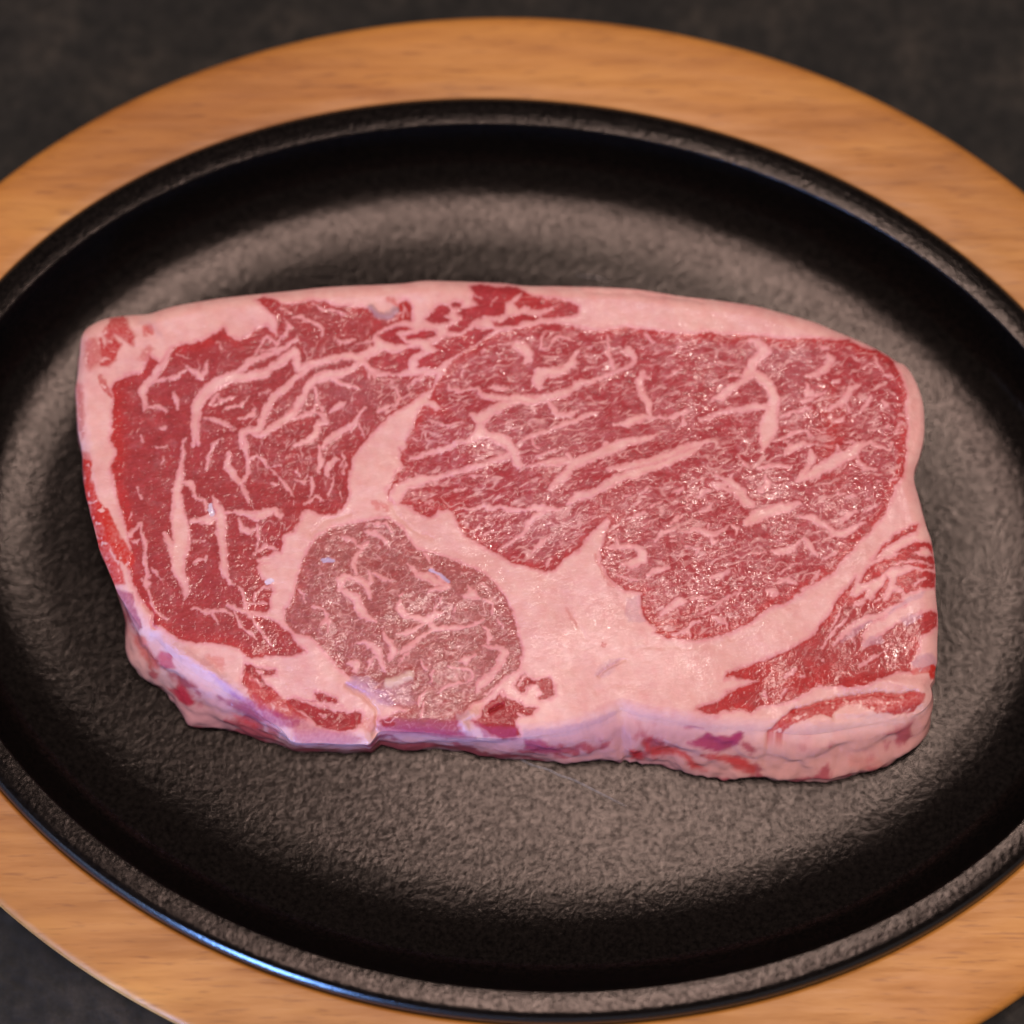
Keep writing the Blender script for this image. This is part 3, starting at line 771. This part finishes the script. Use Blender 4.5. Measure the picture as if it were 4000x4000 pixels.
rb = np.maximum(np.maximum(to_mm(ridge(rad(-25), 4, 2.2, 81, .09, .05), 2.0), to_mm(ridge(rad(50), 4, 2.2, 91, .08, .05), 2.0)), flecks(rad(25), 2.0, .9, 82, .38))
mic = np.where(inB, rb, mic)
rs = np.maximum(to_mm(ridge(rad(42), 9.0, 2.0, 101, .06, .05), 1.8), flecks(rad(38), 5.0, .9, 102, .46))
mic = np.where(inS, rs, mic)
edge_keep = sstep(-.1, 1.0, SL + .6 * rag)                       # a rim of plain red along each muscle's edge
mic = mic - (1 - edge_keep) * .25
spk = noise(X / .75, Y / .75, 131) - .62               # tiny flecks
Fsd = np.maximum(-SL, FV + .42 * rag + .10)                            # >0 fat
f_big = sstep(-.32, .27, Fsd + .07 * noise(X / .5, Y / .5, 3))
f_mic = sstep(-.10, .22, mic + .06 * rag) * (SL > 0) * (.62 + .28 * sstep(-.3, .3, rag))
f_mic = np.maximum(f_mic, sstep(0, .12, spk) * .45 * (SL > 0.4))
fat = np.maximum(f_big, f_mic)
# ------------------------------------------------------------------ tissue colour (linear albedo)
def col(c): return np.array(c, float)[None, None, :]
n_lo = fbm(X / 14, Y / 14, 140, 3); n_mid = fbm(X / 3, Y / 3, 150, 3); n_hi = fbm(X / .8, Y / .8, 160, 2)
grain = fbm((X * .95 + Y * .3) / 4.0, (-X * .3 + Y * .95) / .55, 170, 3)
fatc = col((.78, .41, .39)) * (1 + .07 * n_lo + .05 * n_mid + .03 * grain)[..., None]
fatc = fatc + np.clip(n_lo * 2 + n_mid * .8, -1, 1)[..., None] * np.array([.012, .028, .020])
fatc = fatc * (1 + np.stack([0 * n_lo, .10 * n_mid, .10 * n_mid], -1))
near = sstep(1.2, 0.0, np.abs(Fsd)) * (Fsd > 0)
fatc = fatc * (1 - near[..., None] * np.array([.03, .20, .14]))
thin = sstep(1.1, .2, Fsd)                          # thin veins are stained pinker
fatc = fatc * (1 - thin[..., None] * np.array([.03, .10, .06]))
lean = col((.385, .040, .050)) * np.ones(X.shape + (1,))
def mixc(base, c, w): return base * (1 - w[..., None]) + np.array(c)[None, None, :] * w[..., None]
lean = mixc(lean, (.355, .048, .052), inL * .8)
lean = mixc(lean, (.37, .095, .095), inB * 1.0)
lean = mixc(lean, (.38, .050, .050), inS * .8)
lean = mixc(lean, (.33, .028, .034), (S_lean['red'] > 0) * .9)
pale = np.clip(.55 * sstep(-.15, .5, n_mid + .4 * n_lo) * inE + blobw(1250, 2050, 6) * 0 + .45 * blobw(2150, 2080, 8, 8) + .3 * blobw(1450, 1530, 16, 8) + .5 * blobw(3080, 1380, 9, 6) + .35 * blobw(2100, 1700, 12, 8), 0, .45)
lean = mixc(lean, (.42, .130, .150), pale * (SL > 0))
mott = fbm(X / 4.2 + .3 * rag, Y / 2.8 + .3 * rag, 190, 3)
lean = mixc(lean, (.44, .135, .145), np.clip(sstep(.0, .55, mott) * (.42 * inE + .40 * inL + .4 * inB + .2 * inS), 0, .5))
lean = mixc(lean, (.33, .040, .045), np.clip(sstep(.05, .6, -mott) * .5, 0, .5))
rededge = sstep(3.6, 0.0, SL + 1.4 * n_mid) * (SL > 0)
rededge = rededge * (inE * (.35 + .65 * sstep(20, 70, X)) + inL * (.15 + .85 * sstep(-55, -80, X)) + inS * .6 + .2)
lean = mixc(lean, (.46, .038, .040), np.clip(rededge * (.5 + .9 * sstep(-.3, .4, n_lo + .5 * n_mid)), 0, .85))
hotb = np.clip(blobw(2560, 2500, 14, 8) + .8 * blobw(3250, 1700, 3.5, 12) + .9 * blobw(450, 1700, 3.0, 14) + .7 * blobw(1520, 1200, 7, 3) + .8 * blobw(1570, 1210, 3, 4) + .8 * blobw(3100, 2650, 16, 4) + .6 * blobw(2080, 1180, 8, 4) + .5 * blobw(1700, 1960, 8, 3), 0, 1)
lean = mixc(lean, (.44, .030, .028), hotb * .85 * (SL > 0))
lean = lean * (1 + .22 * n_mid + .16 * n_hi + .14 * grain)[..., None]
tis = lean * (1 - fat[..., None]) + fatc * fat[..., None]
cap = np.zeros(X.shape)
for s, cn, st, bl in SOFTRED:
    S = sdf_poly(tr_(s), XW, YW, 4.0)
    wgt = sstep(-bl, bl, S + .35 + .5 * bl * n_mid) * st * (1.0 + .30 * n_hi + .25 * n_mid)
    if cn in ('red', 'hot'): wgt = wgt * sstep(.15, .6, .82 + 1.2 * fbm(X / 1.6, Y / 1.6, 181, 2))
    tis = mixc(tis, COL[cn], np.clip(wgt, 0, 1))
    if cn in ('red', 'hot'): fat = fat * (1 - .7 * np.clip(wgt, 0, 1))
fat = np.where(S_lean['red'] > 0, np.maximum(fat, .75), fat)     # scraps along the edge are drier
# ------------------------------------------------------------------ relief
Z = ZT + .55 * noise(X / 45, Y / 45, 200) + .30 * noise(X / 13, Y / 13, 201) + .05 * noise(X / 3, Y / 3, 202)
Z = Z - .07 * sstep(0.6, -.6, Fsd)
Z += .030 * fbm(X / 1.6, Y / 1.6, 204, 2) * (1 - .6 * f_big) + .012 * grain
Z -= 1.9 * np.clip(1 - np.maximum(S_out, 0) / 3.6, 0, 1) ** 2.2
fr = sstep(-10, -62, Y) * sstep(40, 62, X)            # the folded lower right corner sags
Z -= 2.2 * fr
def groove(s, depth, w_):
    global Z
    P = tr_(s); d = seg_dist(XW, YW, P, False); Z = Z - depth * np.exp(-(d / w_) ** 2)
groove('L 560,800 700,752 870,712 1050,682 1250,652 1400,672 1550,652', .9, .6)
groove('L 340,975 450,885 560,800', .6, .6)
groove('J 1740,865 1690,890 1650,915', 1.0, .35)
groove('J 430,700 560,770 680,900 700,960 660,1120', .45, .5)
groove('K 620,620 700,545 830,490', .3, .35)
groove('K 900,420 1000,385 1200,378 1400,392 1550,370 1750,310 1932,240', .06, .6)
groove('K 600,740 760,700 950,700', .05, .7)
groove('F 150,720 230,610 330,590 480,540', .12, .5)
groove('F 800,440 830,510 900,600 1010,690 1150,760', .09, .5)
groove('H 0,1260 300,1090 600,960 900,750 1100,560', .12, .9)
groove('D 1500,560 1560,760 1560,1000 1530,1200', .3, .9)
groove('C 500,190 900,200 1200,230 1500,265', .3, .7)
groove('K 380,60 430,180 520,330', .05, .5)
groove('E 675,1310 740,1400 750,1500', .35, .4)
groove('L 900,870 1300,860 1600,780', .5, .9)
for s, h, w_ in (('J 780,690 860,680 960,620', .35, 1.4), ('B 640,325 680,375 740,400 810,385 855,350', .15, .8), ('L 700,900 1000,860 1400,850', .5, 2.0), ('L 1000,600 1300,560 1600,600', .7, 1.6), ('J 1500,930 1400,1000 1450,1080', .7, .9), ('I 500,330 900,580 1300,900', .4, .9)):
    d = seg_dist(XW, YW, tr_(s), False); Z = Z + h * np.exp(-(d / w_) ** 2)
LUMP = seg_dist(XW, YW, tr_('J 790,690 860,675 955,620'), False)
tis = mixc(tis, (.72, .46, .42), sstep(1.7, .6, LUMP) * .9); fat = np.maximum(fat, sstep(1.5, 1.0, LUMP))
VES = seg_dist(XW, YW, tr_('B 640,325 680,375 740,400 810,385 850,340'), False)
tis = mixc(tis, (.38, .21, .25), sstep(1.3, .4, VES) * .8)
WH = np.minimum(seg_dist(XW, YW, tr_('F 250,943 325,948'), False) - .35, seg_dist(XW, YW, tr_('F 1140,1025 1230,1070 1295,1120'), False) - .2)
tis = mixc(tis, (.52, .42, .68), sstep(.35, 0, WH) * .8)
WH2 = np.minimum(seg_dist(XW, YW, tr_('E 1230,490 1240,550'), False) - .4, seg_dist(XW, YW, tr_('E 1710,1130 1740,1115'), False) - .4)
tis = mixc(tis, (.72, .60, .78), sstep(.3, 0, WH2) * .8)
tis = np.clip(tis, .004, .9)

# ------------------------------------------------------------------ mesh parts of the cut face
lab = np.zeros(X.shape, int)
names = ['left', 'islands', 'eye', 'brown', 'strip', 'red']
for k, nm in enumerate(names): lab[S_lean[nm] > 0] = k + 1
lab[LUMP < 1.3] = 7; lab[VES < .95] = 8
keep = S_out > 0
cell = keep[:-1, :-1] | keep[1:, :-1] | keep[:-1, 1:] | keep[1:, 1:]
PX = X.copy(); PY = Y.copy(); PZ = Z.copy()
used = np.zeros(X.shape, bool)
used[:-1, :-1] |= cell; used[1:, :-1] |= cell; used[:-1, 1:] |= cell; used[1:, 1:] |= cell
mv = used & ~keep
jj, ii = np.where(mv)
A_ = OWs[:, :2]; B_ = np.roll(A_, -1, 0)
q = np.stack([X[jj, ii], Y[jj, ii]], 1)
best = np.full(len(q), 1e9); bp_ = q.copy()
for a, b in zip(A_, B_):
    d = b - a; t = np.clip(((q - a) @ d) / max((d ** 2).sum(), 1e-9), 0, 1)
    c = a + t[:, None] * d; dd = ((q - c) ** 2).sum(1); m = dd < best
    best[m] = dd[m]; bp_[m] = c[m]
PX[jj, ii] = bp_[:, 0]; PY[jj, ii] = bp_[:, 1]
idx = np.arange(X.size).reshape(X.shape)
quad = np.stack([idx[:-1, :-1], idx[:-1, 1:], idx[1:, 1:], idx[1:, :-1]], -1)
clab = lab[:-1, :-1]
steak = thing('steak', 'thick raw marbled beef steak lying in the black oval pan', 'steak', (0, 0, (ZUP - 20) * MM))
PARTN = [('fat_layer', 'pale pink fat seams and outer fat'), ('muscle', 'red marbled muscle on the left'), ('muscle', 'small red meat islands in the upper fat'), ('muscle', 'large glossy marbled eye muscle'),
         ('muscle', 'brownish rounded muscle at the bottom'), ('muscle', 'bright red striped muscle at the lower right'), ('muscle', 'dark red scraps of meat along the lower edge'), ('fat_lump', None), ('blood_vessel', None)]
Vall = np.stack([PX.ravel(), PY.ravel(), PZ.ravel()], 1); tf = tis.reshape(-1, 3); ff = fat.ravel()
for k, (nm, lb) in enumerate(PARTN):
    F = quad[cell & (clab == k)]
    if not len(F): continue
    u, inv = np.unique(F, return_inverse=True)
    o = mesh_np(nm, Vall[u], inv.reshape(F.shape), M_MEAT, steak, attrs={'tissue': tf[u], 'fat': ff[u]})
    if lb: o['label'] = lb
# ------------------------------------------------------------------ the steak's side
NU = 1500
L = np.concatenate([[0], np.cumsum(np.hypot(*(np.roll(OWs, -1, 0) - OWs)[:, :2].T))])
P3 = np.vstack([OWs, OWs[:1]])
uu = np.linspace(0, L[-1], NU, endpoint=False)
ox, oy, oo = (np.interp(uu, L, P3[:, c]) for c in range(3))
def csm(a, k):
    K = np.hanning(2 * k + 1); K /= K.sum(); return np.convolve(np.concatenate([a[-k:], a, a[:k]]), K, 'valid')
sx, sy = csm(ox, 45), csm(oy, 45)
tx, ty = np.roll(sx, -1) - np.roll(sx, 1), np.roll(sy, -1) - np.roll(sy, 1)
ln = np.hypot(tx, ty); nx_, ny_ = -ty / ln, tx / ln          # outline runs clockwise: left of travel is outward
if ((nx_ * ox + ny_ * oy).mean() < 0): nx_, ny_ = -nx_, -ny_
oo = csm(oo, 9); oo = oo - .22 * np.maximum(oo - 6, 0) * (ox > 0) * 1.6
def bil(Aa, x, y):
    fx = np.clip((x - GX0) / GS, 0, NX - 2); fy = np.clip((y - GY0) / GS, 0, NY - 2)
    i = fx.astype(int); j = fy.astype(int); a = fx - i; b = fy - j
    if Aa.ndim == 3: a = a[:, None]; b = b[:, None]
    return (Aa[j, i] * (1 - a) + Aa[j, i + 1] * a) * (1 - b) + (Aa[j + 1, i] * (1 - a) + Aa[j + 1, i + 1] * a) * b
ztop = bil(Z, ox, oy)
prof = np.array(curve([(0.0, 0.0), (.10, .045), (.30, .12), (.62, .30), (.90, .48), (1.0, .66), (.97, .82), (.80, .94), (.55, 1.0)], 6))
NV = len(prof)
VV = np.zeros((NV, NU, 3)); CC = np.zeros((NV, NU, 3)); FF_ = np.zeros((NV, NU))
ctop = bil(tis, ox, oy)
for v, (po, pz) in enumerate(prof):
    s_ = pz
    lump = .9 * fbm(uu / 9, np.full(NU, s_ * 3.2), 301, 3) + .12 * fbm(uu / 3.0, np.full(NU, s_ * 7), 305, 2)
    fold = .8 * noise(uu / 26, np.full(NU, s_ * 2.0), 309)
    am = min(1, s_ / .18) * (1 if s_ < .98 else .3)
    off = po * oo + am * (lump * (.7 + .17 * oo) + fold * (.3 + .15 * oo))
    VV[v, :, 0] = ox + nx_ * off; VV[v, :, 1] = oy + ny_ * off
    VV[v, :, 2] = ztop + (-19.95 - ztop) * pz + am * .3 * noise(uu / 5, np.full(NU, s_ * 5), 311) * (pz < .95)
    nb = fbm(uu / 11, np.full(NU, s_ * 2.6), 321, 3); nb2 = fbm(uu / 3, np.full(NU, s_ * 6), 325, 3)
    r = sstep(.10, .40, nb + .45 * nb2 + .30 * sstep(30, -20, ox) * sstep(-10, -35, oy) * sstep(.1, .5, s_))
    base = np.array([.68, .36, .345])[None] * (1 + .10 * nb2)[:, None]
    front = sstep(-25, -45, oy)
    base = base * (1 - front[:, None]) + (np.array([.56, .26, .29]) + sstep(30, 60, ox)[:, None] * np.array([.07, .04, -.01])) * front[:, None] * (1 + .12 * nb2)[:, None]
    c = base * (1 - r[:, None] * .8) + np.array([.36, .040, .065])[None] * r[:, None] * .8
    left = sstep(-85, -98, ox)[:, None] * .6
    c = c * (1 - left) + np.array([.52, .05, .045])[None] * left
    w0 = 1 - sstep(0, .14, np.full(NU, s_)); c = c * (1 - w0[:, None]) + ctop * w0[:, None]
    CC[v] = c; FF_[v] = 1 - r * .6
SIDE = [('I 960,780 1080,830 1200,870 1300,950 1350,1010 1200,960 1080,880 980,830', (.30, .04, .08), .8), ('I 610,740 660,700 760,800 770,870 700,880 650,840', (.45, .03, .06), .9), ('I 480,400 580,440 600,550 520,570 470,500', (.48, .05, .10), .8),
 ('I 250,260 360,300 480,560 400,560 300,400', (.60, .10, .08), .7), ('I 1080,930 1250,1000 1320,1060 1150,1030', (.55, .06, .07), .7), ('I 1380,1030 1480,1080 1470,1140 1380,1110', (.5, .06, .07), .6), ('I 500,560 620,700 560,730 450,650', (.66, .42, .46), .7),
 ('K 880,1250 970,1250 1000,1310 900,1315', (.48, .03, .04), .95), ('K 980,1150 1070,1130 1050,1200 1040,1260 1000,1260', (.50, .05, .06), .8), ('K 1050,1225 1200,1200 1350,1250 1420,1350 1540,1400 1530,1430 1400,1400 1330,1290 1150,1270 1060,1290', (.50, .05, .05), .9),
 ('K 1370,1180 1530,1105 1680,1130 1840,1095 1790,1200 1620,1260 1450,1220', (.36, .03, .10), .9), ('K 1480,1290 1700,1290 1850,1330 1932,1400 1850,1390 1700,1350 1600,1330', (.48, .04, .04), .9), ('L 0,1180 80,1185 230,1280 200,1340 60,1300 0,1270', (.48, .05, .05), .85),
 ('L 0,1020 100,985 60,1060 0,1070', (.40, .04, .12), .8), ('K 0,1150 130,1160 300,1250 180,1280 0,1240', (.36, .04, .10), .8), ('K 1340,1050 1430,1040 1490,1060 1400,1065', (.45, .06, .12), .6),
 ('L 1000,1180 1250,1210 1300,1280 1150,1320 1000,1280', (.62, .22, .19), .5), ('L 500,1080 900,1150 1350,1080 1200,1160 800,1200 520,1150', (.60, .27, .27), .5)]
Vf = VV.reshape(-1, 3); Cf = CC.reshape(-1, 3); Ff = FF_.reshape(-1)
q = topx(Vf); jx = 10 * fbm(Vf[:, 0] / 2.5, Vf[:, 2] / 2.5 + Vf[:, 1] / 2.5, 401, 2)
for s, c, st in SIDE:
    P = pts(s)[:, :2]
    w_ = np.where(inside(q[:, 0], q[:, 1], P), 1, -1) * seg_dist(q[:, 0], q[:, 1], P)
    k = sstep(-9, 9, w_ + jx) * st * (Vf[:, 1] < 10)
    Cf = Cf * (1 - k[:, None]) + np.array(c)[None] * k[:, None]; Ff = Ff * (1 - .7 * k)
i = np.arange(NV - 1)[:, None]; j = np.arange(NU)[None]
a = i * NU + j; b = i * NU + (j + 1) % NU
F = np.stack([a, a + NU, b + NU, b], -1).reshape(-1, 4)
o = mesh_np('cut_side', Vf, F, M_MEAT, steak, attrs={'tissue': np.clip(Cf, .004, .9), 'fat': Ff})
o['label'] = 'folded fatty side with purplish red meat streaks'

# ------------------------------------------------------------------ fine fibres lying in the pan
def strand(name, label, s, zs, r, mat):
    P = pts(s); P = np.array(curve([tuple(p) for p in P], 8)); z = np.interp(np.linspace(0, 1, len(P)), np.linspace(0, 1, len(zs)), zs)
    W = np.concatenate([np.array([unproj(P[k:k + 1], z[k])[0] for k in range(len(P))]), z[:, None]], 1)
    T = np.gradient(W, axis=0); T /= np.linalg.norm(T, axis=1)[:, None]
    Bn = np.cross(T, [0, 0, 1]); Bn /= np.linalg.norm(Bn, axis=1)[:, None]; Nn = np.cross(Bn, T)
    V = []; K = 6
    for k in range(len(W)):
        rr = r * (.5 + .8 * abs(math.sin(k * 2.1))) * (1 - .7 * abs(2 * k / (len(W) - 1) - 1) ** 3)
        for m in range(K):
            an = 2 * math.pi * m / K; V.append(W[k] + rr * (math.cos(an) * Bn[k] + math.sin(an) * Nn[k]))
    F = [[k * K + m, k * K + (m + 1) % K, (k + 1) * K + (m + 1) % K, (k + 1) * K + m] for k in range(len(W) - 1) for m in range(K)]
    o = mesh_np(name, np.array(V), np.array(F), mat); o['label'] = label; o['category'] = 'fibre'; o['group'] = 'pale fibres on the pan floor'
    return o
sf = NT('fibre'); sf.b.inputs['Base Color'].default_value = (.42, .40, .46, 1); sf.b.inputs['Roughness'].default_value = .4
strand('fibre', 'thin pale fibre on the pan floor below the steak', 'J 1650,1200 1800,1260 K 40,1360 200,1410 290,1455 420,1500 580,1580 720,1650 850,1717', [-17, -19.2, -19.4, -19.5, -19.3], .11, sf.m)
strand('fibre', 'short hair-thin fibre on the pan floor above the steak', 'C 430,40 500,62 600,70 700,112', [-19.4, -19.3, -19.4], .045, sf.m)
